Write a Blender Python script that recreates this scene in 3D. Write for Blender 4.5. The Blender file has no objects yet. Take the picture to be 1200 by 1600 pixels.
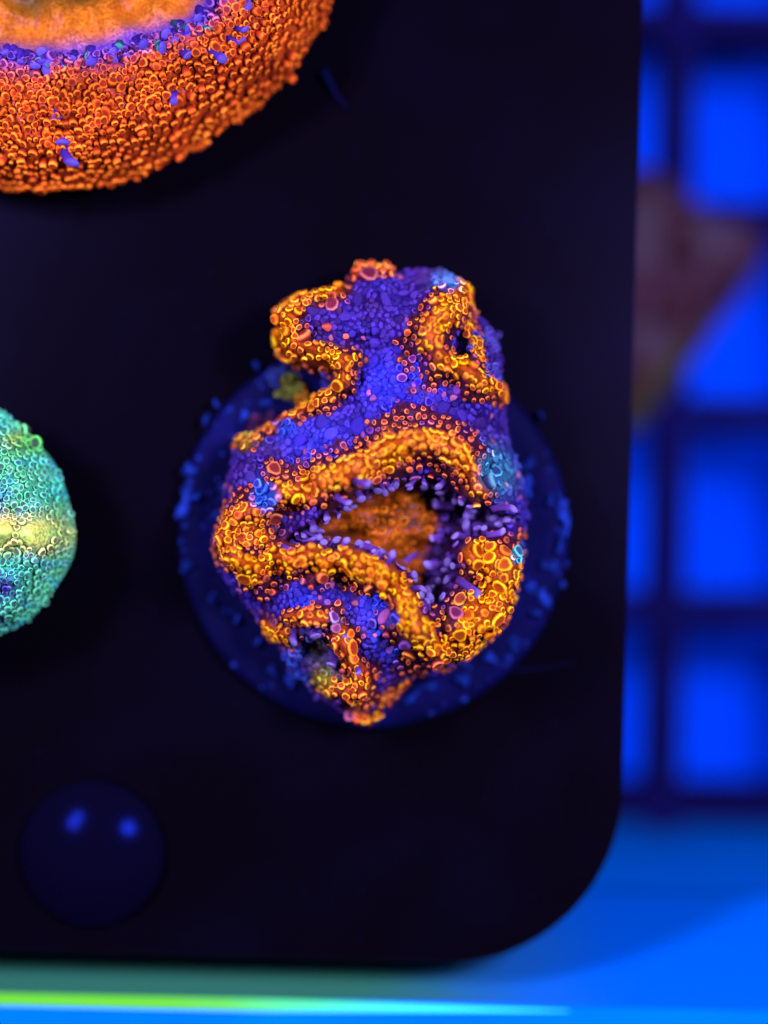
import bpy, math, random
import numpy as np
from mathutils import Matrix, Vector, Quaternion
random.seed(7); rng = np.random.default_rng(7)
C = bpy.context.scene.collection
sc = bpy.context.scene
S = 0.005            # one working unit (100 px of the photo) is 5 mm
D = 32.0             # camera height in working units
R = math.radians

# ------------------------------------------------------------------ camera
cam = bpy.data.cameras.new("camera"); co = bpy.data.objects.new("camera", cam); C.objects.link(co)
co.location = (0, 0, D*S); co.rotation_euler = (0, 0, 0)
cam.sensor_fit = 'VERTICAL'; cam.sensor_height = 24.0; cam.lens = 24.0*D/16.0
cam.clip_start = 0.002; cam.clip_end = 5.0
cam.dof.use_dof = True; cam.dof.focus_distance = (D-2.35)*S
cam.dof.aperture_fstop = (cam.lens/1000.0)/(1.9*S)
sc.camera = co
# ------------------------------------------------------------------ world: the dim room round the tank
w = bpy.data.worlds.new("World"); sc.world = w; w.use_nodes = True
w.node_tree.nodes['Background'].inputs[0].default_value = (0.10, 0.08, 0.5, 1)
w.node_tree.nodes['Background'].inputs[1].default_value = 0.04
# ------------------------------------------------------------------ the two LED panels over the tank
def panel(loc, target, power, sx, sy):
    l = bpy.data.lights.new("led_panel_light", 'AREA'); l.shape = 'RECTANGLE'
    l.size = sx*S; l.size_y = sy*S; l.energy = power*S*S; l.color = (0.55, 0.5, 1.0)
    o = bpy.data.objects.new("led_panel_light", l); C.objects.link(o)
    o.location = Vector(loc)*S
    o.rotation_euler = (Vector(target)-Vector(loc)).to_track_quat('-Z', 'Y').to_euler()
panel((-17, 9, 29), (0, 0, 0), 26500, 9, 5)
panel((12.5, 5, 29), (1, 0, 0), 26500, 6, 6)
def spot(loc, target, power, ang, size):
    l = bpy.data.lights.new("added_fill_spot", 'SPOT'); l.energy = power*S*S; l.color = (0.4, 0.42, 1.0)
    l.spot_size = R(ang); l.spot_blend = .9; l.shadow_soft_size = size*S
    o = bpy.data.objects.new("added_fill_spot", l); C.objects.link(o); o.location = Vector(loc)*S
    o.rotation_euler = (Vector(target)-Vector(loc)).to_track_quat('-Z', 'Y').to_euler()
spot((23, 10, 27), (11.5, 8, -20), 42000, 44, 5.0)     # added unseen fill lamp, brightens the open tank right of the rack
sc.view_settings.view_transform = 'Standard'; sc.view_settings.look = 'None'
sc.view_settings.exposure = 0.0; sc.view_settings.gamma = 1.0
sc.cycles.max_bounces = 6
sc.cycles.use_denoising = True

# ------------------------------------------------------------------ helpers
def P(px, py, z=0.0):
    """photo pixel at height z -> working units"""
    k = (D-z)/D
    return ((px-600)/100*k, (800-py)/100*k, z)
def smooth(a, b, x):
    t = np.clip((x-a)/(b-a), 0, 1); return t*t*(3-2*t)
def tag(o, label=None, cat=None, group=None, kind=None):
    if label: o['label'] = label
    if cat: o['category'] = cat
    if group: o['group'] = group
    if kind: o['kind'] = kind
    return o
def thing(name, label, cat, loc=(0, 0, 0), group=None):
    o = bpy.data.objects.new(name, None); C.objects.link(o); o.location = Vector(loc)*S
    o.empty_display_size = 0.005
    return tag(o, label, cat, group)
def mesh(name, V, F, mat, parent=None, attrs=None, smoothed=True, col=None):
    """V in working units, relative to the parent"""
    me = bpy.data.meshes.new(name)
    V = np.asarray(V, dtype=np.float64)*S
    me.from_pydata(V.tolist(), [], F if isinstance(F, list) else F.tolist())
    if col is not None:
        a = me.color_attributes.new('Col', 'FLOAT_COLOR', 'POINT')
        c4 = np.ones((len(V), 4), dtype=np.float32); c4[:, :3] = col
        a.data.foreach_set('color', c4.ravel())
    for k, v in (attrs or {}).items():
        a = me.attributes.new(k, 'FLOAT', 'POINT'); a.data.foreach_set('value', np.asarray(v, dtype=np.float32))
    if smoothed: me.polygons.foreach_set('use_smooth', [True]*len(me.polygons))
    me.materials.append(mat); me.update()
    o = bpy.data.objects.new(name, me); C.objects.link(o)
    if parent: o.parent = parent
    return o
def vnoise(x, y, scale, seed=0):
    """lattice value noise, -1..1"""
    r = np.random.default_rng(seed+991); T = r.uniform(-1, 1, (64, 64))
    x = np.asarray(x)/scale+13.7; y = np.asarray(y)/scale+5.3
    i = np.floor(x).astype(int); j = np.floor(y).astype(int); fx = x-i; fy = y-j
    fx = fx*fx*(3-2*fx); fy = fy*fy*(3-2*fy)
    g = lambda a, b: T[a % 64, b % 64]
    return (g(i, j)*(1-fx)+g(i+1, j)*fx)*(1-fy)+(g(i, j+1)*(1-fx)+g(i+1, j+1)*fx)*fy
def seg_dist(x, y, pts, closed=False, want_pt=False):
    """distance to a polyline; optional widths interpolated (pts: n x 2 or n x 3)"""
    pts = np.asarray(pts, float); n = len(pts); best = np.full(np.shape(x), 1e9); bw = np.zeros(np.shape(x))
    bx = np.zeros(np.shape(x)); by = np.zeros(np.shape(x))
    for k in range(n if closed else n-1):
        a = pts[k]; b = pts[(k+1) % n]; dx, dy = b[0]-a[0], b[1]-a[1]; L = dx*dx+dy*dy+1e-9
        t = np.clip(((x-a[0])*dx+(y-a[1])*dy)/L, 0, 1)
        qx = a[0]+t*dx; qy = a[1]+t*dy; d = np.hypot(x-qx, y-qy); m = d < best
        best = np.where(m, d, best)
        bx = np.where(m, qx, bx); by = np.where(m, qy, by)
        if pts.shape[1] > 2: bw = np.where(m, a[2]+t*(b[2]-a[2]), bw)
    if want_pt: return best, bx, by
    return (best, bw) if pts.shape[1] > 2 else best
def inside(x, y, poly):
    poly = np.asarray(poly, float)[:, :2]; n = len(poly); r = np.zeros(np.shape(x), bool)
    for k in range(n):
        x1, y1 = poly[k]; x2, y2 = poly[(k+1) % n]
        if y1 == y2: continue
        c = ((y1 > y) != (y2 > y)) & (x < (x2-x1)*(y-y1)/(y2-y1)+x1); r ^= c
    return r
def sdist(x, y, poly):
    d = seg_dist(x, y, np.asarray(poly, float)[:, :2], True); return np.where(inside(x, y, poly), d, -d)
def round_poly(poly, it=2):
    p = np.asarray(poly, float)
    for _ in range(it):
        q = np.roll(p, -1, 0); p = np.stack([p*.75+q*.25, p*.25+q*.75], 1).reshape(-1, p.shape[1])
    return p

# ------------------------------------------------------------------ materials
def newmat(name):
    m = bpy.data.materials.new(name); m.use_nodes = True
    return m, m.node_tree.nodes, m.node_tree.links, m.node_tree.nodes['Principled BSDF']
def plain(name, col, rough=0.5, spec=0.5, tint=None, noise=None, bump=None):
    m, N, L, b = newmat(name)
    b.inputs['Base Color'].default_value = (*col, 1); b.inputs['Roughness'].default_value = rough
    b.inputs['Specular IOR Level'].default_value = spec
    if tint: b.inputs['Specular Tint'].default_value = (*tint, 1)
    tc = N.new('ShaderNodeTexCoord')
    if noise:
        sc_, amt, col2 = noise
        n = N.new('ShaderNodeTexNoise'); n.inputs['Scale'].default_value = sc_; n.inputs['Detail'].default_value = 5
        L.new(tc.outputs['Object'], n.inputs['Vector'])
        r = N.new('ShaderNodeMapRange'); r.inputs['From Min'].default_value = .45; r.inputs['From Max'].default_value = .75
        r.inputs['To Max'].default_value = amt; L.new(n.outputs['Fac'], r.inputs['Value'])
        x = N.new('ShaderNodeMix'); x.data_type = 'RGBA'; x.inputs['A'].default_value = (*col, 1); x.inputs['B'].default_value = (*col2, 1)
        L.new(r.outputs[0], x.inputs['Factor']); L.new(x.outputs['Result'], b.inputs['Base Color'])
    if bump:
        n2 = N.new('ShaderNodeTexNoise'); n2.inputs['Scale'].default_value = bump[0]; n2.inputs['Detail'].default_value = 4
        L.new(tc.outputs['Object'], n2.inputs['Vector'])
        bp = N.new('ShaderNodeBump'); bp.inputs['Strength'].default_value = bump[1]; bp.inputs['Distance'].default_value = bump[2]*S
        L.new(n2.outputs['Fac'], bp.inputs['Height']); L.new(bp.outputs[0], b.inputs['Normal'])
    return m
def tissue(name, source, ring=True, spec=.06, sheen=.9, rough=.45):
    """living tissue: pigment from the mesh ('Col') or the object colour, paler along the lip of every vesicle"""
    m, N, L, b = newmat(name)
    if source == 'object':
        s = N.new('ShaderNodeObjectInfo'); colour = s.outputs['Color']
    else:
        s = N.new('ShaderNodeAttribute'); s.attribute_name = 'Col'; colour = s.outputs['Color']
    tc = N.new('ShaderNodeTexCoord')
    n = N.new('ShaderNodeTexNoise'); n.inputs['Scale'].default_value = 22.0 if source == 'object' else 5200.0; n.inputs['Detail'].default_value = 3
    if source == 'object': n.inputs['Scale'].default_value = 1.0/(0.035*S)*1.0
    else: n.inputs['Scale'].default_value = 1.0/(0.05*S)
    L.new(tc.outputs['Object'], n.inputs['Vector'])
    def mul(vec):
        x = N.new('ShaderNodeVectorMath'); x.operation = 'MULTIPLY'; x.inputs[1].default_value = vec; L.new(colour, x.inputs[0]); return x.outputs[0]
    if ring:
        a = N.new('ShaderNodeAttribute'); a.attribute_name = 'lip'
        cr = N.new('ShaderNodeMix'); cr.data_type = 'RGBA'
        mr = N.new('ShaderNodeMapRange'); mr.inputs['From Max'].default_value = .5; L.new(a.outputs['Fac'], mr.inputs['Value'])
        L.new(mr.outputs[0], cr.inputs['Factor']); L.new(mul((.10, .03, .09)), cr.inputs['A']); L.new(mul((.50, .28, .50)), cr.inputs['B'])  # base and interior darkened in the colour so the rim stands out
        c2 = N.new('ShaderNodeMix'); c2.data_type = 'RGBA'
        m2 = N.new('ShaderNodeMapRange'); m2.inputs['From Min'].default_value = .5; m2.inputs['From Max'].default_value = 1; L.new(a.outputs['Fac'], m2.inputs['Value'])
        L.new(m2.outputs[0], c2.inputs['Factor']); L.new(cr.outputs['Result'], c2.inputs['A']); L.new(mul((1.8, 2.5, 1.5)), c2.inputs['B'])  # limb brightening of thin translucent sacs, painted into the lip colour
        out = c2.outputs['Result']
    else:
        x = N.new('ShaderNodeMix'); x.data_type = 'RGBA'; L.new(mul((.6, .45, .6)), x.inputs['A']); L.new(mul((1.3, 1.4, 1.3)), x.inputs['B'])
        mr = N.new('ShaderNodeMapRange'); mr.inputs['From Min'].default_value = .35; mr.inputs['From Max'].default_value = .65
        L.new(n.outputs['Fac'], mr.inputs['Value']); L.new(mr.outputs[0], x.inputs['Factor']); out = x.outputs['Result']
    cl = N.new('ShaderNodeMix'); cl.data_type = 'RGBA'; cl.clamp_result = True; cl.inputs['Factor'].default_value = 0
    L.new(out, cl.inputs['A']); L.new(cl.outputs['Result'], b.inputs['Base Color'])
    b.inputs['Roughness'].default_value = rough; b.inputs['Specular IOR Level'].default_value = spec
    b.inputs['Specular Tint'].default_value = (.5, .5, 1, 1)
    b.inputs['Subsurface Weight'].default_value = .6; b.inputs['Subsurface Radius'].default_value = (1., .7, .9); b.inputs['Subsurface Scale'].default_value = .035*S
    b.inputs['Sheen Weight'].default_value = sheen; b.inputs['Sheen Roughness'].default_value = .3
    L.new(cl.outputs['Result'], b.inputs['Sheen Tint'])
    bp = N.new('ShaderNodeBump'); bp.inputs['Strength'].default_value = .5; bp.inputs['Distance'].default_value = .02*S
    L.new(n.outputs['Fac'], bp.inputs['Height']); L.new(bp.outputs[0], b.inputs['Normal'])
    return m
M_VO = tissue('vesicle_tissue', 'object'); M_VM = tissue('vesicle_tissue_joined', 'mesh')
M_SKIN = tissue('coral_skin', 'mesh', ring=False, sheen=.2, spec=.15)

# ------------------------------------------------------------------ vesicle and tentacle shapes (unit radius, axis +z)
def revolve(profile, lips, segs=9, wob=.08, bend=0., seed=0):
    r_ = np.random.default_rng(seed); V = []; A = []; F = []
    ph = r_.uniform(0, 6.28); k = r_.integers(2, 4); jit = r_.uniform(-.07, .07, (len(profile), segs))
    for i, ((rad, z), lp) in enumerate(zip(profile, lips)):
        for s in range(segs):
            t = 2*math.pi*s/segs; q = rad*(1+wob*math.sin(k*t+ph)+wob*.6*math.sin(t+ph*2)+(jit[i][s] if wob > .06 else 0))
            V.append((q*math.cos(t)+bend*z*z, q*math.sin(t), z)); A.append(lp)
    for i in range(len(profile)-1):
        for s in range(segs):
            a = i*segs+s; b = i*segs+(s+1) % segs; F.append((a, b, b+segs, a+segs))
    V.append((bend*profile[-1][1]**2, 0, profile[-1][1])); A.append(lips[-1]); top = len(V)-1; o = (len(profile)-1)*segs
    for s in range(segs): F.append((o+s, o+(s+1) % segs, top))
    return np.array(V), F, np.array(A)
TV = []
for k in range(8):
    dent = [.0, .10, .18, .05, .22, .12, .0, .15][k]; tall = [1.5, 1.3, 1.2, 1.7, 1.1, 1.4, 1.6, 1.25][k]
    prof = [(.60, -.5), (.72, 0), (.93, tall*.40), (1.0, tall*.66), (.95, tall*.88), (.80, tall*.985), (.60, tall-.35*dent), (.28, tall-dent)]
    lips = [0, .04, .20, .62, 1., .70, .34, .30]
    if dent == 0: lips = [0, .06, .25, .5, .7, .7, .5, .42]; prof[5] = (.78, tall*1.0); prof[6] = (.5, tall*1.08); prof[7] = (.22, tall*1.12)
    TV.append(revolve(prof, lips, 10, .07+.04*(k % 3), 0, k))
TT = []
for k in range(5):
    L_ = [3.2, 4.0, 2.6, 3.6, 4.6][k]
    prof = [(.85, -.5), (.80, 0), (.74, L_*.3), (.74, L_*.55), (.88, L_*.76), (.98, L_*.88), (.86, L_*.98), (.55, L_*1.07), (.2, L_*1.10)]
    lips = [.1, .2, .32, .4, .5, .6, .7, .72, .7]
    TT.append(revolve(prof, lips, 9, .05, [.03, .10, -.11, .07, -.06][k], 40+k))
def make_proto(tmpl, nm):
    out = []
    for V, F, A in tmpl:
        me = bpy.data.meshes.new(nm); me.from_pydata((V*S).tolist(), [], F)
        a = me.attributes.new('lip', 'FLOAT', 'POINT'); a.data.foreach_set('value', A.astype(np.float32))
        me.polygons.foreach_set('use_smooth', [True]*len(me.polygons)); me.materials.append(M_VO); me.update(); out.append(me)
    return out
NDENT = len(TV)
for k in range(6):
    tall = [1.1, .95, 1.3, 1.0, 1.2, .9][k]
    prof = [(.80, -.5), (.88, 0), (.99, tall*.30), (1.0, tall*.50), (.88, tall*.74), (.66, tall*.90), (.40, tall*.98), (.18, tall)]
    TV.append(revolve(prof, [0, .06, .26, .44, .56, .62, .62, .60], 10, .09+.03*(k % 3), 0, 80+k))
PV = make_proto(TV, 'vesicle'); PT = make_proto(TT, 'tentacle')
def frame(n, spin):
    q = Vector((0, 0, 1)).rotation_difference(Vector(n)); return (q @ Quaternion((0, 0, 1), spin)).to_matrix()
def pick(i, it, n):
    if n < NDENT: return (i*7+3) % n
    return NDENT+(i*7+3) % (n-NDENT) if len(it) > 5 and it[5] else (i*7+3) % NDENT
def place(items, parent, name, tmpl, protos, limit=300, score=None, rest='vesicle_cluster'):
    """items: (pos(3) rel. to parent in units, normal, radius, zscale, colour); the largest `limit` are parts of their own"""
    order = sorted(range(len(items)), key=lambda i: -(score(items[i]) if score else items[i][2]))
    for i in order[:limit]:
        p, n, r, zs, c = items[i][:5]; k = pick(i, items[i], len(protos))
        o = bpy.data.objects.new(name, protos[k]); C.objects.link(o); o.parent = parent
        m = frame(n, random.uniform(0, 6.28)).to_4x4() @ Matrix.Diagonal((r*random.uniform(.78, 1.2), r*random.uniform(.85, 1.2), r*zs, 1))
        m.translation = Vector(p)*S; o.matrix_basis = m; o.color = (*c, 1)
    left = order[limit:]
    if not left: return
    Vs, Fs, As, Cs, off = [], [], [], [], 0
    for i in left:
        p, n, r, zs, c = items[i][:5]; V, F, A = tmpl[pick(i, items[i], len(tmpl))]
        m = np.array(frame(n, random.uniform(0, 6.28)))
        W = (V*np.array([r*random.uniform(.78, 1.2), r*random.uniform(.85, 1.2), r*zs])) @ m.T+np.array(p)
        Vs.append(W); Fs += [tuple(q+off for q in f) for f in F]; off += len(V); As.append(A); Cs.append(np.tile(c, (len(V), 1)))
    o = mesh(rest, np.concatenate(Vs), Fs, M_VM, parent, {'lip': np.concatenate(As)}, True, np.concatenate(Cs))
    o['kind'] = 'stuff'
def poisson(cands, radius):
    """dart throwing with a radius per candidate"""
    cell = 24.0; grid = {}; keep = []
    for i, (x, y) in enumerate(cands):
        gx, gy = int(x//cell), int(y//cell); r = radius[i]; ok = True
        for a in (-1, 0, 1):
            for b in (-1, 0, 1):
                for j in grid.get((gx+a, gy+b), ()):
                    if (cands[j][0]-x)**2+(cands[j][1]-y)**2 < (.5*(r+radius[j]))**2: ok = False; break
                if not ok: break
            if not ok: break
        if ok: keep.append(i); grid.setdefault((gx, gy), []).append(i)
    return keep
def field_body(name, poly, hfun, cfun, zbase, mat, parent, step=3.0, zref=1.5):
    """solid body whose top is a height field over a photo-plane outline (pixels scaled to height zref)"""
    poly = np.asarray(poly, float)[:, :2]; x0, y0 = poly.min(0)-step; x1, y1 = poly.max(0)+step
    nx = int((x1-x0)/step)+2; ny = int((y1-y0)/step)+2
    X, Y = np.meshgrid(x0+np.arange(nx)*step, y0+np.arange(ny)*step, indexing='ij')
    ins = inside(X, Y, poly); d, bx, by = seg_dist(X, Y, poly, True, True)
    Xs = np.where(ins, X, bx); Ys = np.where(ins, Y, by); H = np.where(ins, hfun(Xs, Ys), zbase)
    cellu = ins[:-1, :-1] | ins[1:, :-1] | ins[:-1, 1:] | ins[1:, 1:]
    idx = np.full((nx, ny), -1); use = np.zeros((nx, ny), bool)
    use[:-1, :-1] |= cellu; use[1:, :-1] |= cellu; use[:-1, 1:] |= cellu; use[1:, 1:] |= cellu
    idx[use] = np.arange(use.sum()); k = (D-zref)/D
    V = np.stack([(Xs[use]-600)/100*k, (800-Ys[use])/100*k, H[use]], 1)
    i, j = np.nonzero(cellu)
    F = np.stack([idx[i, j], idx[i, j+1], idx[i+1, j+1], idx[i+1, j]], 1)
    # the underside: a centre fan of the outline
    pv = np.stack([(poly[:, 0]-600)/100*k, (800-poly[:, 1])/100*k, np.full(len(poly), zbase)], 1)
    n0 = len(V); Vall = np.concatenate([V, pv]); F = F.tolist()+[list(range(n0, n0+len(pv)))]
    col = np.concatenate([cfun(Xs[use], Ys[use]), np.tile([.02, .01, .05], (len(pv), 1))])
    loc = np.array(parent.location)/S
    return mesh(name, Vall-loc, F, mat, parent, None, True, col)
def normal_of(hfun, x, y, k):
    e = 3.0; hx = (hfun(x+e, y)-hfun(x-e, y))/(2*e/100*k); hy = (hfun(x, y+e)-hfun(x, y-e))/(2*e/100*k)
    n = np.stack([-hx, hy, np.ones_like(hx)], -1); return n/np.linalg.norm(n, axis=-1, keepdims=True)
def box(name, x0, x1, y0, y1, z0, z1, mat, parent=None, rot=0.0, piv=(0, 0), bev=0.0):
    V = [(x, y, z) for z in (z0, z1) for (x, y) in ((x0, y0), (x1, y0), (x1, y1), (x0, y1))]
    V = np.array(V, float); c, s = math.cos(rot), math.sin(rot); a = V[:, 0]-piv[0]; b = V[:, 1]-piv[1]
    V[:, 0] = piv[0]+a*c-b*s; V[:, 1] = piv[1]+a*s+b*c
    if parent: V -= np.array(parent.location)/S
    o = mesh(name, V, [(0, 3, 2, 1), (4, 5, 6, 7), (0, 1, 5, 4), (1, 2, 6, 5), (2, 3, 7, 6), (3, 0, 4, 7)], mat, parent, smoothed=False)
    if bev:
        md = o.modifiers.new('bevel', 'BEVEL'); md.width = bev*S; md.segments = 2
    return o

# ================================================================== SETTING: tank floor, egg-crate, tank rim
TILT = R(-1.3)
M_FLOOR = plain('blue_tank_floor', (.0, .095, 1.0), .9, .0, noise=(1/(5*S), .6, (.0, .06, .8)))
box('tank_floor', -60, 60, -60, 60, -20.5, -20, M_FLOOR)['kind'] = 'structure'
M_BAR = plain('dark_blue_bars', (.006, .005, .055), .6, .0, noise=(1/(2*S), 1, (.005, .004, .035)))
zt = -12.0; K = (D-zt)/D; pitch = 3.06*K
gx, gy, _ = P(1052, 645, zt)
grid = thing('eggcrate_grid', 'blurred dark eggcrate lattice below the black rack with bright blue cells', 'grid', (gx, gy, zt-2.0))
ya = gy-2.06*pitch-.75; yb = gy+5.2*pitch
for i in range(-5, 4):
    x = gx+i*pitch; box('bar', x-.32, x+.32, ya, yb, zt-2.0, zt, M_BAR, grid, TILT, (gx, gy))
for j in range(-2, 6):
    y = gy+j*pitch; box('bar', gx-5.3*pitch, gx+3.3*pitch, y-.34, y+.34, zt-2.006, zt-.006, M_BAR, grid, TILT, (gx, gy))
# rounded tank rim along the bottom of the picture
M_RIM = plain('blue_acrylic', (.0, .13, .52), .6, .0, noise=(1/(4*S), 1, (.0, .11, .44)))
zr = -7.5; yA = P(0, 1335, zr)[1]; yB = P(0, 1640, zr)[1]; ry = yA-yB
V = []; F = []; prof = []; z_ = zr
for k in range(25):                                   # rounded lip: level at the photo's bottom edge, steep at the top
    u = 1-k/24; prof.append((yB+ry*(1-u), z_)); z_ -= ry/24*math.tan(R(76)*max(0, 1-(u-1/24))**.8) if k < 24 else 0
prof = [(yA+.02, zr-7.5)]+prof[::-1]
prof += [(yB-9, zr), (yB-9, zr-7.5)]
for xx in (-34, 34):
    for (y, z) in prof: V.append((xx, y, z))
n = len(prof)
for k in range(n-1): F.append((k, k+n, k+n+1, k+1))
F += [tuple(range(n)), tuple(range(2*n-1, n-1, -1))]
V = np.array(V, float); tr = R(-1.6); V[:, :2] = np.stack([V[:, 0]*math.cos(tr)-(V[:, 1]-yA)*math.sin(tr), V[:, 0]*math.sin(tr)+(V[:, 1]-yA)*math.cos(tr)+yA], 1)
rim = mesh('tank_rim', V, F, M_RIM)
tag(rim, kind='structure')
# green-edged acrylic strip lying along the rim
zs = -.42; sx, sy, _ = P(0, 1530, zs)
strip = thing('acrylic_strip', 'teal acrylic strip with glowing yellow green edge below the rack', 'strip', (sx, sy, zs))
def blend_x(name, col, col2, x0, x1):
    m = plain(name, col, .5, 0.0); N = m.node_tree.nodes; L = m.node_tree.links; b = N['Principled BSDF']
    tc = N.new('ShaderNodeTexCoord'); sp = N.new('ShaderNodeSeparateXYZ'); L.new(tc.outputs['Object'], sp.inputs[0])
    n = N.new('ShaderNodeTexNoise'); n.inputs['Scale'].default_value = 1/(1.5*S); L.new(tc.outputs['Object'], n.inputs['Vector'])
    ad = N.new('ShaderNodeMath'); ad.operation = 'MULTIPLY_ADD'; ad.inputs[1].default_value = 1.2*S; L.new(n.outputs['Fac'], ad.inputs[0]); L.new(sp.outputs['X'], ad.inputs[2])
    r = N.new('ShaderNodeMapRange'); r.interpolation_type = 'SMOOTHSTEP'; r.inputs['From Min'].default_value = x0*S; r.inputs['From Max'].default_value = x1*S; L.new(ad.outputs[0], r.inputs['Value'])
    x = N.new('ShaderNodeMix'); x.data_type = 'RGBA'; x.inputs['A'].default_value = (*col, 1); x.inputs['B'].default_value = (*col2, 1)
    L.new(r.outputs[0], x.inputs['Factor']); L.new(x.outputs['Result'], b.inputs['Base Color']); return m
M_TEAL = blend_x('teal_acrylic', (.024, .14, .065), (.0, .11, .50), 6.0, 11.0)        # teal blends to blue along the strip
M_LIME = blend_x('lime_edge', (.11, .52, .02), (.04, .85, .38), 3.0, 8.0)
M_LEDGE = plain('blue_ledge', (.0, .13, .95), .6, .0, noise=(1/(3*S), 1, (.0, .16, .8)))
sr = R(-1.3)
def rot_z(V, a, piv):
    V = np.array(V, float); c, s_ = math.cos(a), math.sin(a); x, y = V[:, 0]-piv[0], V[:, 1]-piv[1]
    V[:, 0] = piv[0]+x*c-y*s_; V[:, 1] = piv[1]+x*s_+y*c; return V
HEX = [(0, 3, 2, 1), (4, 5, 6, 7), (0, 1, 5, 4), (1, 2, 6, 5), (2, 3, 7, 6), (3, 0, 4, 7)]
yf, yb_ = P(0, 1551, zs)[1], P(0, 1440, zs)[1]          # the face slopes down towards the rim behind it
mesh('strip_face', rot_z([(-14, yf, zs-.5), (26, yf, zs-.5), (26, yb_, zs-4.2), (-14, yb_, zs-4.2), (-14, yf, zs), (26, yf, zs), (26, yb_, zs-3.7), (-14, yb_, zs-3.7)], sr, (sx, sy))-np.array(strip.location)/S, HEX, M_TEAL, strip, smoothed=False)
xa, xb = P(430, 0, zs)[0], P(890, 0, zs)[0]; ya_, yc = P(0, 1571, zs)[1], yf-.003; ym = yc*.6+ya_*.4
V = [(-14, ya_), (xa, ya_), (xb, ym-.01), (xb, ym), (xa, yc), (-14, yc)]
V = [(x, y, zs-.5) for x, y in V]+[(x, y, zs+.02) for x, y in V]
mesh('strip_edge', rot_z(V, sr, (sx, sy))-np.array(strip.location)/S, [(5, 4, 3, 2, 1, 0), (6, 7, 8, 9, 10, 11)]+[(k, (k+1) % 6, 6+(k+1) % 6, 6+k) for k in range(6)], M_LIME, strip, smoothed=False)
box('ledge', -14, 26, P(0, 1760, zs)[1], P(0, 1551, zs)[1]-.006, zs-.5, zs-.03, M_LEDGE, strip, sr, (sx, sy))

# ================================================================== black rack plate
M_RACK = plain('black_acrylic', (.0014, .0008, .0018), .3, .012, (.4, .35, 1), noise=(1/(2.5*S), .9, (.0016, .0011, .0042)), bump=(1/(.05*S), .03, .01))
corner = (3.68-.02, -7.16)
rt = R(-1.5)
rad = 2.75; pts = []
for k in range(25):
    a = -math.pi/2*(1-k/24); pts.append((-rad+rad*math.cos(a), rad+rad*math.sin(a)))
pts = [(-26, 0)]+pts+[(0, 26), (-26, 26)]
pv = P(965, 1512, -.05)
c, s = math.cos(rt), math.sin(rt)
pl = [(pv[0]+x*c-y*s, pv[1]+x*s+y*c) for x, y in pts]
n = len(pl)
rk = thing('frag_rack', 'black acrylic frag rack plate with one rounded corner, holding all the corals', 'rack', (pv[0], pv[1], -.32))
V = np.array([(x, y, -.32) for x, y in pl]+[(x, y, -.05) for x, y in pl]+[(x*.997, y*.997, 0) for x, y in pl])
F = [tuple(range(n-1, -1, -1)), tuple(range(2*n, 3*n))]+[(k, (k+1) % n, n+(k+1) % n, n+k) for k in range(n)]+[(n+k, n+(k+1) % n, 2*n+(k+1) % n, 2*n+k) for k in range(n)]
mesh('plate', V-np.array(rk.location)/S, F, M_RACK, rk, smoothed=False)

# ================================================================== round ceramic plug under the main coral
def lathe(name, prof, cx, cy, mat, parent=None, segs=96, wob=0):
    V = []; F = []
    for (r, z) in prof:
        for k in range(segs):
            t = 2*math.pi*k/segs; q = r*(1+wob*(math.sin(3*t+1)+.6*math.sin(7*t)+.4*math.sin(13*t+2)))
            V.append((cx+q*math.cos(t), cy+q*math.sin(t), z))
    for i in range(len(prof)-1):
        for k in range(segs): F.append((i*segs+k, i*segs+(k+1) % segs, (i+1)*segs+(k+1) % segs, (i+1)*segs+k))
    F.append(tuple((len(prof)-1)*segs+k for k in range(segs))); F.append(tuple(range(segs-1, -1, -1)))
    V = np.array(V)
    if parent: V = V-np.array(parent.location)/S
    return mesh(name, V, F, mat, parent)
M_PLUG = plain('blue_crusted_ceramic', (.0018, .0018, .018), .6, .05, (.3, .3, 1), noise=(1/(.9*S), 1, (.003, .003, .045)), bump=(1/(.12*S), .5, .03))
M_CRUST = [plain('blue_algae_crust', (.008*f, .02*f, .17*f), .7, .1, (.4, .5, 1), noise=(1/(.12*S), 1, (.012*f, .06*f, .42*f)), bump=(1/(.06*S), .8, .04)) for f in (.45, .7, 1.1)]
px_, py_, _ = P(583, 832, .3)
plug = thing('frag_plug', 'dim blue round frag plug with crusted rim under the middle coral', 'coral plug', (px_, py_, 0))
lathe('disc', [(2.80, .001), (2.98, .06), (3.04, .16), (3.02, .25), (2.92, .30), (2.70, .31), (2.55, .27), (2.45, .26)], px_, py_, M_PLUG, plug, wob=.003)
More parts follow.
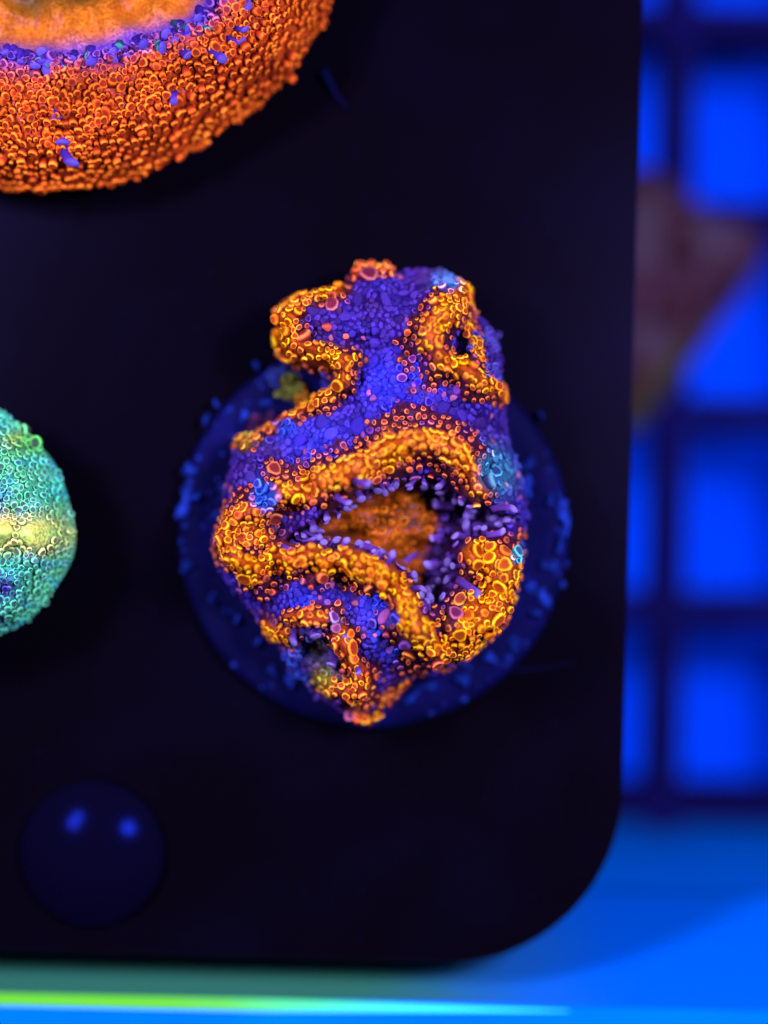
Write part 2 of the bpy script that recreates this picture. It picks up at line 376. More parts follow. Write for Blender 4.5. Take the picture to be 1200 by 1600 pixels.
def blob(name, x, y, z, rx, ry, rz, rot, mat, parent, seed, lump=.22):
    r_ = np.random.default_rng(seed); V = []; F = []; nu, nv = 14, 8
    a, b, c_ = r_.uniform(0, 6.28, 3)
    for i in range(1, nv):
        th = math.pi*i/nv
        for k in range(nu):
            t = 2*math.pi*k/nu; q = 1+lump*(math.sin(2*t+a)*math.sin(th)+.8*math.sin(3*t+b+2*th)*math.sin(th)+.5*math.sin(5*t+c_-3*th)*math.sin(th))
            V.append((rx*q*math.sin(th)*math.cos(t), ry*q*math.sin(th)*math.sin(t), rz*q*math.cos(th)))
    V.append((0, 0, rz)); V.append((0, 0, -rz)); m = (nv-1)*nu
    for i in range(nv-2):
        for k in range(nu): F.append((i*nu+k, (i+1)*nu+k, (i+1)*nu+(k+1) % nu, i*nu+(k+1) % nu))
    for k in range(nu): F.append((m, k, (k+1) % nu)); F.append((m+1, (nv-2)*nu+(k+1) % nu, (nv-2)*nu+k))
    V = np.array(V); c, s = math.cos(rot), math.sin(rot); V[:, :2] = np.stack([V[:, 0]*c-V[:, 1]*s, V[:, 0]*s+V[:, 1]*c], 1)
    V += np.array([x, y, z])
    if parent: V = V-np.array(parent.location)/S
    return mesh(name, V, F, mat, parent)
crust = [(322, 655, 6, 10, -.55), (338, 632, 5, 7, 0), (403, 572, 7, 9, -.7), (826, 725, 11, 14, 0), (822, 760, 12, 16, .3), (845, 650, 5, 8, .5), (428, 1050, 10, 12, 0), (455, 1066, 9, 10, .4), (298, 735, 12, 14, 0), (295, 765, 14, 18, 0), (288, 795, 13, 20, 0), (305, 778, 11, 8, 0),  
          (292, 885, 10, 15, .3), (382, 652, 8, 10, 0), 
          (858, 782, 9, 10, 0), (872, 775, 8, 9, 0), (880, 805, 12, 30, 0), (874, 850, 9, 18, 0), (858, 885, 14, 15, .4),
         (848, 935, 13, 16, -.4), (836, 958, 8, 9, 0), (802, 1008, 14, 13, 0), (765, 1028, 10, 12, 0), (722, 1062, 18, 10, .4), (665, 1075, 18, 9, .2), (828, 915, 9, 10, 0),
         (332, 938, 6, 6, 0), (352, 955, 6, 6, 0), (372, 968, 6, 6, 0),  (640, 1092, 16, 8, .4), (783, 1040, 12, 6, .2), (405, 1003, 7, 5, 0)]
for i, (x, y, rx, ry_, ro) in enumerate(crust):
    X, Y, _ = P(x, y, .3); blob('crust_patch', X, Y, .29, rx/100*.9, ry_/100*.9, .10+.04*(i % 3), ro, M_CRUST[i*5 % 3], plug, i, .34)
Vs, Fs = [], []
for i in range(520):
    a_ = random.choice([random.gauss(2.95, .28), random.gauss(-.35, .38), random.uniform(-2.9, .6), random.gauss(2.5, .3)]); q_ = random.gauss(2.88, .07) if random.random() < .75 else random.uniform(2.3, 2.9)
    X, Y = px_+q_*math.cos(a_), py_+q_*math.sin(a_); r0 = .010+.050*random.random()**3; o_ = len(Vs); zz = .27 if q_ < 2.98 else .16
    for (f, h) in ((1, 0), (.75, .6)):
        for k in range(6):
            t = k*math.pi/3; Vs.append((X+r0*f*random.uniform(.7, 1.3)*math.cos(t), Y+r0*f*random.uniform(.7, 1.3)*math.sin(t), zz+r0*h))
    Vs.append((X, Y, zz+r0*.8))
    for k in range(6): Fs += [(o_+k, o_+(k+1) % 6, o_+6+(k+1) % 6, o_+6+k), (o_+6+k, o_+6+(k+1) % 6, o_+12)]
mesh('crust_crumbs', np.array(Vs)-np.array(plug.location)/S, Fs, M_CRUST[1], plug)['kind'] = 'stuff'
# stringy strand on the rack by the plug and a short one below the large orange coral
M_STR = plain('pale_blue_slime', (.0028, .0032, .022), .6, .0)
def strand(label, pts, r):
    pts = [Vector(P(*p)) for p in pts]; V = []; F = []; segs = 6
    for i, p in enumerate(pts):
        d = (pts[min(i+1, len(pts)-1)]-pts[max(i-1, 0)]).normalized(); q = d.to_track_quat('Z', 'Y').to_matrix(); rr = r*(1-.75*i/(len(pts)-1))
        for s_ in range(segs):
            t = 2*math.pi*s_/segs; V.append(p+q @ Vector((rr*math.cos(t), rr*math.sin(t), 0)))
    for i in range(len(pts)-1):
        for s_ in range(segs): F.append((i*segs+s_, i*segs+(s_+1) % segs, (i+1)*segs+(s_+1) % segs, (i+1)*segs+s_))
    F += [tuple(range(segs-1, -1, -1)), tuple(range((len(pts)-1)*segs, len(pts)*segs))]
    tag(mesh('slime_strand', [tuple(v) for v in V], F, M_STR), label, 'strand')
strand('thin faint blue strand trailing right from the plug rim', [(772, 1043, .2), (790, 1048, .1), (815, 1047, .05), (845, 1045, .04), (875, 1040, .04), (900, 1030, .04)], .035)
strand('short faint blue strand on the rack beside the big orange coral', [(505, 110, .25), (515, 130, .15), (525, 148, .1), (545, 172, .06)], .07)
# sparse settled specks
Vs, Fs = [], []
for i in range(260):
    x, y = random.uniform(0, 950), random.uniform(0, 1480); X, Y, _ = P(x, y)
    r0 = random.choice([.006, .008, .01, .012, .02]); o_ = len(Vs); hgt = r0*.6
    for k in range(6):
        t = k*math.pi/3; Vs.append((X+r0*random.uniform(.6, 1.2)*math.cos(t), Y+r0*random.uniform(.6, 1.2)*math.sin(t), .001))
    Vs.append((X, Y, hgt))
    for k in range(6): Fs.append((o_+k, o_+(k+1) % 6, o_+6))
tag(mesh('dust_specks', Vs, Fs, plain('dust', (.0035, .003, .016), .8, .0)), 'sparse faint dust specks settled on the black rack', 'dust', kind='stuff')

# ================================================================== glossy dark dome at lower left
M_DOME = plain('dark_blue_gloss', (.0014, .0010, .0062), .17, .06, (.02, .08, 1))
dx, dy, _ = P(143, 1335, .2)
dome = thing('plug_cover', 'dark blue glossy dome with two lamp reflections at lower left', 'cover', (dx, dy, 0))
prof = []; Rs = 1.95; rr = 1.12; zc = .5-Rs
prof = [(rr+.03, .001)]+[(Rs*math.sin(a), zc+Rs*math.cos(a)) for a in np.linspace(math.asin(rr/Rs), .03, 14) if zc+Rs*math.cos(a) > .002]
lathe('dome_shell', prof, dx, dy, M_DOME, dome, 64)

# ================================================================== blurred brown coral under the rack at right
zb = -9.0
brown_poly = [(900, 262), (975, 250), (1030, 262), (1065, 285), (1090, 315), (1140, 330), (1180, 338), (1192, 365), (1180, 405), (1150, 440), (1110, 480), (1080, 520), (1050, 560), (1025, 600), (1000, 635), (965, 650), (900, 600)]
kb = (D-zb)/D
bpoly = round_poly(brown_poly, 2); bc0 = np.array([1000., 440.]); bd = bpoly-bc0; bpoly = bc0+np.array([12., 0.])+bd*(1+38/np.linalg.norm(bd, axis=1, keepdims=True))
bxy = np.stack([(bpoly[:, 0]-600)*kb+600, (bpoly[:, 1]-800)*kb+800], 1)
bt = thing('blurred_coral', 'blurred dark maroon coral with dull yellow edge, lying beneath the rack', 'coral', (*P(1040, 440, zb)[:2], zt))
def bh(x, y):
    e = np.clip(sdist(x, y, bxy), 0, 999); return zt+.05+1.9*(1-np.exp(-e/35))+.25*vnoise(x, y, 45, 3)*smooth(0, 40, e)+.12*vnoise(x, y, 18, 4)*smooth(0, 30, e)
def bc(x, y):
    e = sdist(x, y, bxy); n1 = vnoise(x, y, 50, 5)[..., None]; n2 = vnoise(x, y, 30, 6)[..., None]
    c = np.array([.052, .018, .020])+smooth(-.1, .7, n1)*np.array([.018, .03, .035])+smooth(.2, .9, n2)*np.array([.02, .0, .0])
    yl = (smooth(75, 30, e)*smooth(400, 470, y))[..., None]; return c*(1-yl)+np.array([.085, .075, .006])*yl
# field_body scales by zref; here the outline is already in world scale
field_body('coral_body', bxy, bh, bc, zt+.002, M_SKIN, bt, 6.0, 0.0)

# ================================================================== MAIN CORAL
Z0 = .315
outline = [(550,412),(575,402),(605,406),(625,420),(645,412),(690,412),(715,424),(738,440),(735,460),(745,480),(766,500),(780,530),(790,560),(792,600),(797,640),(797,680),(815,720),(822,760),(830,790),(825,830),(822,880),(815,920),(808,950),(790,985),(765,1010),(720,1045),(690,1060),(655,1062),(640,1078),(622,1102),(600,1126),(575,1143),(552,1138),(530,1120),(500,1102),(478,1085),(470,1060),(446,1045),(430,1012),(408,988),(390,960),(365,935),(343,905),(330,880),(325,850),(333,820),(342,790),(348,755),(356,720),(362,695),(370,677),(400,672),(432,655),(440,645),(478,628),(500,610),(518,596),(505,582),(470,570),(440,560),(428,545),(425,500),(430,480),(450,463),(475,450),(525,445),(545,430)]
outline = round_poly(outline, 1)
ridges = [  # (points (x, y, half width), height added, warmth 0 pink .. 1 yellow)
 ([(525,452,9),(475,460,14),(446,482,16),(440,515,18),(450,538,18),(480,552,14),(515,562,13),(538,575,14),(536,598,14),(515,616,11),(485,632,8),(445,652,7)], .55, .75),
 ([(553,424,9),(580,408,10),(606,414,8)], .30, .15),
 ([(734,440,10),(722,462,16),(702,486,22),(676,512,16),(670,545,18),(690,568,17),(722,584,16),(755,600,13),(786,612,11)], .55, .7),
 ([(385,840,20),(415,846,12)], .1, .6),
 ([(728,505,7),(742,530,9),(748,560,6)], .05, .6),
 ([(352,835,14),(372,812,17),(405,798,15),(440,775,18),(485,766,19),(525,748,20),(570,726,21),(612,704,23),(652,692,23),(690,698,20),(718,716,15),(738,745,15),(748,768,11)], .60, .65),
 ([(352,835,14),(362,862,18),(392,882,22),(440,872,20),(500,866,18),(552,872,19),(592,886,20),(622,912,21),(640,952,20),(660,988,22),(684,1008,22),(722,1000,28),(750,965,34),(780,930,28),(785,885,27),(745,868,24)], .65, .9),
 ([(418,986,13),(440,992,12)], .25, .8),
 ([(448,962,5),(490,958,8),(525,966,13),(538,990,12),(545,1020,8),(568,1052,10),(560,1085,16),(520,1080,16)], .40, .45),
 ([(636,1078,6),(610,1098,7),(596,1108,5)], .15, .3),
 ([(552,1133,5),(575,1138,6),(598,1126,4)], .15, .35),
 ([(372,688,8),(402,678,7),(440,658,6)], .12, .3),
]
valley = round_poly([(432,852),(450,838),(478,818),(515,792),(556,764),(604,744),(650,736),(700,748),(730,776),(770,790),(812,800),(815,822),(770,838),(722,850),(724,895),(702,932),(664,962),(644,925),(614,884),(562,862),(502,856)], 1)
crevR = round_poly([(700,520),(722,505),(733,520),(740,560),(720,572),(700,552)], 1)
crevB = round_poly([(452,1000),(480,985),(520,1000),(530,1030),(500,1045),(462,1035)], 1)
floorP = round_poly([(478,838),(515,802),(572,768),(640,757),(686,780),(690,830),(668,862),(668,915),(650,925),(625,880),(565,855)], 1)
def ridge_eval(x, y):
    O = np.zeros(np.shape(x)); B = np.zeros(np.shape(x)); W = np.zeros(np.shape(x))
    for pts, amp, warm in ridges:
        d, wd = seg_dist(x, y, pts); wd = wd*(1+.40*vnoise(x, y, 27, 71)+.22*vnoise(x, y, 12, 72)); o = np.maximum(1-smooth(.72, 1.25, d/wd), .42*(1-smooth(1.5, 3.0, d/wd))); W = np.where(o > O, warm, W); O = np.maximum(O, o)
        B = np.maximum(B, amp*(1+.35*vnoise(x, y, 24, 73))*np.exp(-(d/(wd*1.15))**2))
    return O, B, W
def mh(x, y):
    x = np.asarray(x, float); y = np.asarray(y, float)
    e = np.clip(sdist(x, y, outline), 0, 999)
    O, B, W = ridge_eval(x, y)
    v = sdist(x, y, valley); cr = np.maximum(sdist(x, y, crevR), sdist(x, y, crevB))
    broad = .30*np.exp(-(((x-590)/170)**2+((y-800)/230)**2))
    h = Z0+.7+1.0*(1-np.exp(-e/26))+.25*(1-np.exp(-e/90))+broad+B*smooth(0, 14, e)
    h += (.22*vnoise(x, y, 52, 11)+.15*vnoise(x, y, 24, 12))*smooth(0, 25, e)
    h -= 1.35*smooth(-3, 26, v)*(1-.10*smooth(0, 40, sdist(x, y, floorP)))+.5*smooth(-2, 16, cr)
    low = smooth(1000, 1140, y)*.7+smooth(470, 380, y)*.2
    h -= low*smooth(0, 10, e); h += .07*vnoise(x*.28+y*.1, y, 9, 77)*smooth(-4, 10, sdist(x, y, floorP))
    return np.maximum(h, Z0+.05)
BLUE = [(418, 777, 25, (.05, .17, .75)), (770, 738, 34, (.06, .30, .42)), (700, 440, 22, (.10, .25, .55)), (806, 868, 15, (.10, .38, .42)), (535, 975, 14, (.2, .12, .35)),
        (600, 600, 40, (.03, .035, .62)), (445, 668, 22, (.05, .09, .72)), (480, 940, 30, (.035, .05, .6)), (600, 930, 45, (.035, .05, .62)), (620, 985, 40, (.03, .07, .62)), (650, 590, 50, (.045, .04, .66)), (500, 690, 40, (.05, .05, .6))]
GREEN = [(440, 610, 22), (383, 680, 17), (490, 1010, 18), (505, 1060, 20)]
def mcol(x, y, skin=False, jit=None):
    O, B, W = ridge_eval(x, y); n1 = vnoise(x, y, 38, 21); n2 = vnoise(x, y, 15, 22); v = sdist(x, y, valley); fl = sdist(x, y, floorP)
    O = np.clip(O+.22*n2*(O > .03)*(O < .98), 0, 1)
    if jit is not None: O = np.clip(O+jit*(O > .015), 0, 1)
    one = lambda a: np.array(a, float)
    t = (.5+.5*n1)[..., None]
    purple = one([.070, .022, .15])*(1-t)+one([.042, .026, .29])*t
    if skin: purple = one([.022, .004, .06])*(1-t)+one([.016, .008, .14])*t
    for (bx, by, br, bc_) in BLUE:
        g = np.exp(-((x-bx)**2+(y-by)**2)/br**2)[..., None]; purple = purple*(1-g)+one(bc_)*(.45 if skin else 1)*g
    Wt = np.clip(W+.35*n2, 0, 1)[..., None]
    orange = one([.92, .15, .03])*(1-Wt)+one([1., .30, .002])*Wt
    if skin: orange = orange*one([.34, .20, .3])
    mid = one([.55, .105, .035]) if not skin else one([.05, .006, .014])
    a = smooth(.10, .36, O)[..., None]; b = smooth(.48, .80, O)[..., None]
    c = purple*(1-a)+mid*a; c = c*(1-b)+orange*b
    for (gx_, gy_, gr) in GREEN:
        g = .8*np.exp(-((x-gx_)**2+(y-gy_)**2)/gr**2)[..., None]; c = c*(1-g)+one([.30, .28, .02])*g
    for (bx, by, br, bc_) in BLUE[:4]+[(445, 668, 16, (.05, .09, .60)), (525, 968, 12, (.16, .09, .24))]:
        g = smooth(1.15, .55, np.hypot(x-bx, y-by)/br)[..., None]; c = c*(1-g)+one(bc_)*(.4 if skin else 1)*g
    # the mouth: purple walls, orange folded floor
    vi = smooth(2, 12, v)[..., None]
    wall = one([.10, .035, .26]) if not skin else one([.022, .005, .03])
    c = c*(1-vi)+wall*vi
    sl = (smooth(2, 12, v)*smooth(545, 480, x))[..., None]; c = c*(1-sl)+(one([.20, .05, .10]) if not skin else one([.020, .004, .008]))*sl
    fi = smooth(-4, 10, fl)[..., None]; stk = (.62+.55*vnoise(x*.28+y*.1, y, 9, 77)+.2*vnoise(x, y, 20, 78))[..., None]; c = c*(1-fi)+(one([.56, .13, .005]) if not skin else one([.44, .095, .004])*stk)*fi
    return c
k0 = (D-1.8)/D
mx, my, _ = P(590, 800, 1.8)
main = thing('coral_colony', 'knobbly purple coral with glowing orange ridges on the round plug', 'coral', (mx, my, Z0))
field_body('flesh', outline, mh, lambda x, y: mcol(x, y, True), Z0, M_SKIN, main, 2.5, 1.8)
loc = np.array([mx, my, Z0])
def to_world(x, y, h): return np.stack([(x-600)/100*k0, (800-y)/100*k0, h], -1)
# candidates, densest first pass over the whole outline
nc = 120000
cx = rng.uniform(318, 838, nc); cy = rng.uniform(396, 1150, nc); e = sdist(cx, cy, outline); m_ = e > 1.0; cx, cy, e = cx[m_], cy[m_], e[m_]
O, B, W = ridge_eval(cx, cy); v = sdist(cx, cy, valley); fl = sdist(cx, cy, floorP); n3 = vnoise(cx, cy, 30, 31)
O = np.clip(O+.15*vnoise(cx, cy, 15, 22)*(O > .03)*(O < .98), 0, 1)
u_ = rng.random(len(cx)); r = np.where(O > .55, 4.6+3.4*u_**2, np.where(O > .12, 3.6+2.4*u_**2, 4.5+4.6*u_**2.5))
big = rng.random(len(cx)) < .03; r = np.where(big & (v < 0), r*1.55, r)
r = np.where(fl > 0, 4.0+3*rng.random(len(cx)), r)
sp = r*np.where(O > .55, 1.42, np.where(O > .12, 2.3, 1.35)); sp = np.where(e < 9, sp*.85, sp)
r = np.where((v > 4) & (fl < 0) & (cx < 540), 4.0+1.5*rng.random(len(cx)), r); sp = np.where((v > 4) & (fl < 0), sp*np.where(cx < 540, 2.2, 1.5), np.where(fl > 0, sp*1.7, sp))
# special large bubbles come first
spec = [(738, 860, 11), (752, 856, 10), (760, 872, 12), (742, 878, 11), (783, 862, 12), (798, 868, 11), (786, 882, 12), (775, 874, 8), (730, 958, 11), (744, 962, 10), (736, 974, 12), (768, 962, 11), (708, 955, 11), (718, 935, 11), (778, 912, 12), (716, 985, 11), (760, 985, 11), (520, 962, 9), (532, 966, 9), (525, 977, 9), (549, 1008, 12), (388, 900, 11), (500, 895, 10), (548, 888, 11), (575, 910, 9), (600, 905, 10),
        (410, 772, 9), (420, 782, 10), (424, 768, 8), (412, 786, 7), (432, 808, 10), (476, 535, 13), (445, 470, 11), (462, 462, 11), (425+12, 500, 10), (432, 530, 9), (512, 515, 9), (610, 690, 8), (705, 700, 10), (650, 690, 9), (640, 945, 9), (620, 960, 10), (633, 1000, 11), (680, 1030, 9), (590, 705, 8), (505, 660, 14), (520, 680, 12), (560, 668, 14), (470, 690, 11), (430, 735, 12), (395, 745, 11), (660, 440, 14), (630, 460, 13), (700, 440, 13), (600, 470, 13), (560, 470, 14), (520, 480, 12), (490, 490, 12), (540, 500, 12), (575, 430, 13), (750, 660, 13), (720, 650, 12), (690, 640, 12), (610, 930, 11), (600, 960, 13), (630, 985, 12), (640, 1020, 11), (600, 1000, 11), (770, 740, 13), (755, 755, 10), (790, 745, 11), (806, 862, 9), (812, 872, 9)]
sx_ = np.array([q[0] for q in spec], float); sy_ = np.array([q[1] for q in spec], float); sr_ = np.array([q[2] for q in spec], float)
CX = np.concatenate([sx_, cx]); CY = np.concatenate([sy_, cy]); RR = np.concatenate([sr_, r]); SP = np.concatenate([sr_*1.5, sp])
keep = np.array(poisson(list(zip(CX, CY)), SP))
CX, CY, RR = CX[keep], CY[keep], RR[keep]
H = mh(CX, CY); Nn = normal_of(mh, CX, CY, k0); Nn[:, 2] += .35; Nn /= np.linalg.norm(Nn, axis=1, keepdims=True)
jt = rng.normal(0, .10, len(CX))
COL = mcol(CX, CY, False, jt); VV = sdist(CX, CY, valley); OO = ridge_eval(CX, CY)[0]; fleck = (rng.random(len(CX)) < .05) & (OO < .12) & (VV < 0)
COL[fleck] = COL[fleck]*.5+np.array([.30, .07, .04]); COL = COL*(1+np.where(OO < .12, .5, .3)[:, None]*rng.uniform(-1, 1, (len(CX), 1)))*(1+.12*rng.uniform(-1, 1, (len(CX), 3))); FL = sdist(CX, CY, floorP)
PW = to_world(CX, CY, H)-loc
OK = ridge_eval(CX, CY)[0]; VV = sdist(CX, CY, valley)
Nn = Nn+rng.normal(0, .16, Nn.shape); Nn /= np.linalg.norm(Nn, axis=1, keepdims=True)
COL = np.where((RR > 10.5)[:, None], COL*np.array([.9, .85, .9]), COL)
items = []
for i in range(len(CX)):
    zsc = (.45 if FL[i] > 0 else random.uniform(.55, .95) if OK[i] < .12 else random.uniform(.8, 1.3))
    if RR[i] > 10.5: zsc *= .7
    items.append((PW[i]-Nn[i]*RR[i]/100*.25, Nn[i], RR[i]/100*k0, zsc, np.clip(COL[i], 0, 1), bool(OK[i] < .12 and VV[i] < 0)))
print('main vesicles', len(items))
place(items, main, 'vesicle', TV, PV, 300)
# tentacles round the mouth
tent = []
def add_t(x, y, dx_, dy_, r_, c_, up=.45, lift=.0, ln=1.0):
    h = float(mh(np.array([x]), np.array([y]))[0])+lift; n_ = Vector((dx_, -dy_, up*math.hypot(dx_, dy_))).normalized()
    tent.append((to_world(np.array(x), np.array(y), np.array(h))-loc, tuple(n_), r_/100*k0, ln, c_))
vp = np.asarray(valley); L = 0
for i in range(len(vp)):
    a = vp[i]; b = vp[(i+1) % len(vp)]; seg = np.hypot(*(b-a)); nst = max(1, int(round(seg/13)))
    for q in range(nst):
        t = (q+random.random())/nst; x, y = a+(b-a)*t; tx, ty = (b-a)/max(seg, 1e-6)
        nx_, ny_ = -ty, tx
        if not inside(np.array([x+nx_*6]), np.array([y+ny_*6]), valley)[0]: nx_, ny_ = -nx_, -ny_
        dep = random.uniform(2, 13); x += nx_*dep; y += ny_*dep
        f = random.uniform(.7, 1.25)
        add_t(x, y, nx_+random.uniform(-.4, .4), ny_+random.uniform(-.4, .4), random.uniform(5.5, 7.6), (.17*f, .10*f, .34*f), random.uniform(.3, 1.2), 0, random.uniform(.55, .85))
for (x, y, dx_, dy_, r_) in [(735, 800, 50, -22, 7.5), (770, 795, 42, -10, 7), (745, 822, 60, -6, 8), (760, 835, 50, 0, 6.5), (725, 815, 30, -16, 6), (780, 815, 45, 0, 7), (715, 905, 26, 14, 8), (690, 900, -20, 20, 7), (660, 940, 0, 20, 8), (705, 790, -30, -2, 9), (690, 838, -20, 6, 7), (705, 880, -40, 12, 9), (700, 915, 28, 4, 7), (530, 778, 25, 20, 6), (470, 838, 10, 5, 8), (560, 755, 20, 10, 7), (590, 860, -30, -18, 7), (612, 872, -25, -20, 7), (650, 868, -15, 8, 7), (548, 985, -10, 15, 7), (490, 985, 2, 8, 8), (462, 985, -5, 8, 7), (525, 1030, -5, 10, 8), (560, 1040, 5, 10, 6)]:
    f = random.uniform(.8, 1.3); add_t(x, y, dx_, dy_, r_, (.20*f, .12*f, .40*f), *((.25, .32) if y < 960 else (.6, .05, .5)))
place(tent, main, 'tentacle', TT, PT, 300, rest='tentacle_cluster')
# frilly lower tufts: in the left notch, and bits hanging over the plug
tuft = []
for (x0_, y0_, rr_, n_, c_) in [(452, 605, 20, 26, (.16, .17, .02)), (470, 612, 14, 14, (.60, .22, .01)), (505, 590, 12, 8, (.07, .05, .40)), (395, 660, 25, 16, (.06, .012, .05)), (425, 580, 12, 8, (.03, .05, .25)), (470, 1010, 22, 20, (.05, .05, .25)), (460, 1050, 18, 16, (.03, .06, .35)), (760, 530, 22, 26, (.09, .06, .34)), (770, 580, 14, 12, (.10, .08, .40)), (745, 540, 9, 10, (.60, .22, .01))]:
    for q in range(n_):
        x = x0_+random.gauss(0, rr_*.5); y = y0_+random.gauss(0, rr_*.5); r_ = random.uniform(4.5, 7.5); f = random.uniform(.6, 1.3)
        ins_ = bool(inside(np.array([x]), np.array([y]), outline)[0]); hz = float(mh(np.array([x]), np.array([y]))[0]) if ins_ else Z0+random.uniform(.0, .45)
        nn = Vector((random.gauss(0, .35), random.gauss(0, .35), 1)).normalized()
        tuft.append((to_world(np.array(x), np.array(y), np.array(hz))-loc, tuple(nn), r_/100, 1.1, np.array(c_)*f))
place(tuft, main, 'fringe_vesicle', TV, PV, 300)

# ================================================================== big orange coral at the upper left
oc = (85, -155); zo = 1.25; ko = (D-zo)/D
ot = thing('orange_coral', 'large round orange coral with purple ring, cut off at top left', 'coral', (*P(oc[0], oc[1], zo)[:2], 0))
def o_r(x, y):
    dx_, dy_ = x-oc[0], y-oc[1]; th = np.arctan2(dy_, dx_); q = np.hypot(dx_, dy_)
    return q/(1+.015*np.sin(3*th+1)+.012*np.sin(5*th)+.006*np.sin(11*th)), th
def o_in(th): return 268+40*np.exp(-((th-.62)/.35)**2)-6*np.sin(5*th)
def oh(x, y):
    q, th = o_r(x, y); ri = o_in(th)
    out = 1.05*(1-smooth(365, 449, q)**2.4)+.95
    cup = -.55*smooth(ri+25, ri-120, q)
    return out+cup+.35*np.exp(-((q-ri-55)/60)**2)+.17*vnoise(x, y, 40, 51)+.09*vnoise(x, y, 19, 53)+.08*vnoise(th*130, q*.45, 16, 52)*smooth(ri+40, ri-30, q)
def ocl(x, y, skin=False):
    q, th = o_r(x, y); ri = o_in(th); n1 = vnoise(x, y, 30, 55)[..., None]; st = vnoise(th*420, q*.35, 20, 56)[..., None]
    c = np.array([.74, .115, .008])*(1+.35*n1)
    if skin: c = c*np.array([.55, .45, .6])
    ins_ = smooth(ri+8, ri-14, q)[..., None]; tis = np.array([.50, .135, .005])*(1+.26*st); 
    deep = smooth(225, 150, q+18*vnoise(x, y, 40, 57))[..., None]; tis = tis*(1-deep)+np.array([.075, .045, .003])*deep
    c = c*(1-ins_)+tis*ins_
    ring = (np.exp(-((q-ri-2)/23)**2)*(.92+.08*n1[..., 0]))[..., None]; c = c*(1-ring)+np.array([.055, .035, .28])*ring
    return c
th_ = np.linspace(0, 2*math.pi, 160, endpoint=False)
opoly = np.stack([oc[0]+447*(1+.015*np.sin(3*th_+1)+.012*np.sin(5*th_)+.006*np.sin(11*th_))*np.cos(th_), oc[1]+447*(1+.015*np.sin(3*th_+1)+.012*np.sin(5*th_)+.006*np.sin(11*th_))*np.sin(th_)], 1)
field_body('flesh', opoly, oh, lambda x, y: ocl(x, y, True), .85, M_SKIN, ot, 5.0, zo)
lathe('stem', [(2.3, .002), (2.1, .25), (2.4, .6), (3.1, .852)], ot.location[0]/S, ot.location[1]/S, M_PLUG, ot, 48)
nc = 90000; X = rng.uniform(-370, 545, nc); Y = rng.uniform(-260, 305, nc); q, th = o_r(X, Y); ri = o_in(th)
m_ = (q < 446) & (q > ri+4) & (rng.random(nc) < np.where(q < ri+40, .35, 1)); X, Y, q, th, ri = X[m_], Y[m_], q[m_], th[m_], ri[m_]
RR = 4.0+3.4*rng.random(len(X))**1.5; keep = np.array(poisson(list(zip(X, Y)), RR*1.42*(1+.25*vnoise(X, Y, 30, 58)))); X, Y, RR, q, th, ri = X[keep], Y[keep], RR[keep], q[keep], th[keep], ri[keep]
H = oh(X, Y); Nn = normal_of(oh, X, Y, ko); Nn[:, 0] += .45*np.cos(th); Nn[:, 1] -= .45*np.sin(th); Nn = Nn+rng.normal(0, .15, Nn.shape); Nn /= np.linalg.norm(Nn, axis=1, keepdims=True)
COL = ocl(X, Y)*(1+.28*rng.uniform(-1, 1, (len(X), 1))); pw = np.stack([(X-600)/100*ko, (800-Y)/100*ko, H], 1)-np.array(ot.location)/S
items = [(pw[i], Nn[i], RR[i]/100*ko, random.uniform(1.1, 1.8), np.clip(COL[i], 0, 1)) for i in range(len(X))]
vis = {id(it): (X[i] > -8 and Y[i] > -8) for i, it in enumerate(items)}
print('orange vesicles', len(items))
place(items, ot, 'vesicle', TV, PV, 300, score=lambda it: it[2]+(10 if vis[id(it)] else 0))
tent = []
def ot_add(x, y, ang, r_, c_, up=.5, ln=1.):
    h = float(oh(np.array([float(x)]), np.array([float(y)]))[0]); n_ = Vector((math.cos(ang), -math.sin(ang), up)).normalized()
    tent.append((np.array([(x-600)/100*ko, (800-y)/100*ko, h])-np.array(ot.location)/S, tuple(n_), r_/100*ko, ln, c_))
for k in range(90):
    a = random.uniform(-.1, 1.9); rr_ = float(o_in(np.array(a)))+random.uniform(-10, 16); f = random.uniform(.6, 1.3)
    c_ = (.10*f, .055*f, .45*f) if random.random() < .8 else (.03*f, .20*f, .16*f)
    ot_add(oc[0]+rr_*math.cos(a), oc[1]+rr_*math.sin(a), a+random.uniform(-.5, .5), random.uniform(6, 9.5), c_, random.uniform(.3, 1.2), random.uniform(.4, .75))
for (x, y, r_) in [(278, 160, 8), (105, 190, 9), (110, 225, 12), (112, 245, 10), (60, 105, 9), (8, 145, 8), (198, 112, 9), (300, 108, 9), (340, 105, 8), (365, 85, 8), (378, 70, 8), (398, 20, 8), (130, 110, 7), (377, 30, 8)]:
    ot_add(x, y, math.atan2(y-oc[1], x-oc[0]), r_, (.11, .06, .36), .35, .6)
place(tent, ot, 'tentacle', TT, PT, 300)

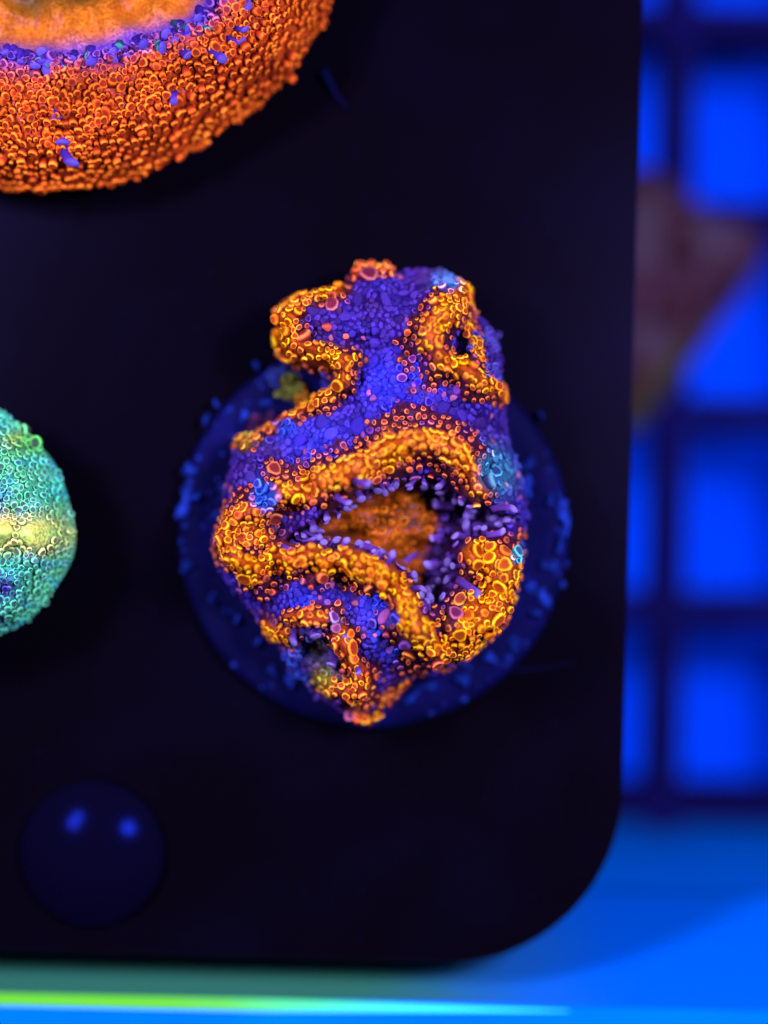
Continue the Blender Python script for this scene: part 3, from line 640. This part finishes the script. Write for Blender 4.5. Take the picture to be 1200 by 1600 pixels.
# ================================================================== teal coral at the left edge
gc = (-82, 822); zg = 1.5; kg = (D-zg)/D
gt = thing('green_coral', 'teal green bubbly coral with yellow ridge, cut off at left edge', 'coral', (*P(gc[0], gc[1], zg)[:2], 0))
def g_r(x, y):
    dx_, dy_ = x-gc[0], y-gc[1]; th = np.arctan2(dy_, dx_); return np.hypot(dx_, dy_)/(1+.02*np.sin(4*th+.6)+.012*np.sin(9*th)), th
def gh(x, y):
    q, th = g_r(x, y); rdg = np.exp(-((y-832-.05*x)/17)**2)*smooth(-20, 30, x)
    return 1.35+.85*(1-smooth(120, 193, q)**2.6)+.24*(np.exp(-((x-18)**2+(y-828)**2)/20**2)+np.exp(-((x-70)**2+(y-833)**2)/22**2)+.7*np.exp(-((x-100)**2+(y-843)**2)/12**2))-.55*smooth(70, 20, q)+.10*rdg*smooth(192, 165, q)+.10*vnoise(th*110, q*.6, 13, 61)+.08*vnoise(x, y, 22, 62)
def gcl(x, y, skin=False):
    q, th = g_r(x, y); n1 = vnoise(x, y, 26, 63)[..., None]; n2 = vnoise(x, y, 13, 64)[..., None]
    c = np.array([.07, .66, .34])*(.5-.5*n1)+np.array([.16, .90, .26])*(.5+.5*n1)
    bl = smooth(.2, .8, n2)*.7; c = c*(1-bl)+np.array([.04, .46, .42])*bl
    for (gx_, gy_, gr, gcx) in [(0, 780, 26, (.03, .025, .30)), (20, 915, 22, (.05, .03, .22)), (0, 960, 16, (.04, .02, .18)), (22, 829, 27, (1., .66, .05)), (72, 834, 26, (1., .70, .06)), (102, 842, 12, (.45, .45, .18)), (25, 690, 14, (.35, .42, .06)), (50, 690, 28, (.12, .50, .08))]:
        g = np.exp(-((x-gx_)**2+(y-gy_)**2)/gr**2)[..., None]; c = c*(1-g)+np.array(gcx)*g
    yl = (np.exp(-((y-835)/15)**2)*smooth(-20, 20, x))[..., None]*.7; c = c*(1-yl)+np.array([.45, .90, .12])*yl
    lump = np.clip(smooth(24, 12, np.hypot(x-18, y-828))+smooth(27, 14, np.hypot(x-70, y-833)), 0, 1)[..., None]
    return c*(np.array([.55, .55, .6])*(1-lump)+np.array([.95, .95, 1.])*lump if skin else 1)
gpoly = np.stack([gc[0]+192*(1+.02*np.sin(4*th_+.6)+.012*np.sin(9*th_))*np.cos(th_), gc[1]+192*(1+.02*np.sin(4*th_+.6)+.012*np.sin(9*th_))*np.sin(th_)], 1)
field_body('flesh', gpoly, gh, lambda x, y: gcl(x, y, True), 1.2, M_SKIN, gt, 3.0, zg)
lathe('stem', [(1.2, .002), (.9, .3), (.95, .8), (1.5, 1.202)], gt.location[0]/S, gt.location[1]/S, M_PLUG, gt, 48)
nc = 40000; X = rng.uniform(-275, 120, nc); Y = rng.uniform(625, 1020, nc); q, th = g_r(X, Y); m_ = (q < 190) & (np.hypot(X-18, Y-828) > 20) & (np.hypot(X-70, Y-833) > 22); X, Y, q, th = X[m_], Y[m_], q[m_], th[m_]
RR = 4.2+2.4*rng.random(len(X))**1.5
gs = [(60, 690, 10), (40, 672, 9)]
X = np.concatenate([[q_[0] for q_ in gs], X]); Y = np.concatenate([[q_[1] for q_ in gs], Y]); RR = np.concatenate([[q_[2] for q_ in gs], RR])
keep = np.array(poisson(list(zip(X, Y)), RR*np.where(g_r(X, Y)[0] > 170, 1.2, 1.42))); X, Y, RR = X[keep], Y[keep], RR[keep]; q, th = g_r(X, Y)
H = gh(X, Y); Nn = normal_of(gh, X, Y, kg); Nn[:, 2] += .3; Nn /= np.linalg.norm(Nn, axis=1, keepdims=True)
COL = gcl(X, Y)*(1+.3*rng.uniform(-1, 1, (len(X), 1))); pw = np.stack([(X-600)/100*kg, (800-Y)/100*kg, H], 1)-np.array(gt.location)/S
items = [(pw[i], Nn[i], RR[i]/100*kg, random.uniform(.8, 1.2), np.clip(COL[i], 0, 1)) for i in range(len(X))]
vis = {id(it): (X[i] > -8) for i, it in enumerate(items)}
print('green vesicles', len(items), sum(vis.values()))
place(items, gt, 'vesicle', TV, PV, 300, score=lambda it: it[2]+(10 if vis[id(it)] else 0))
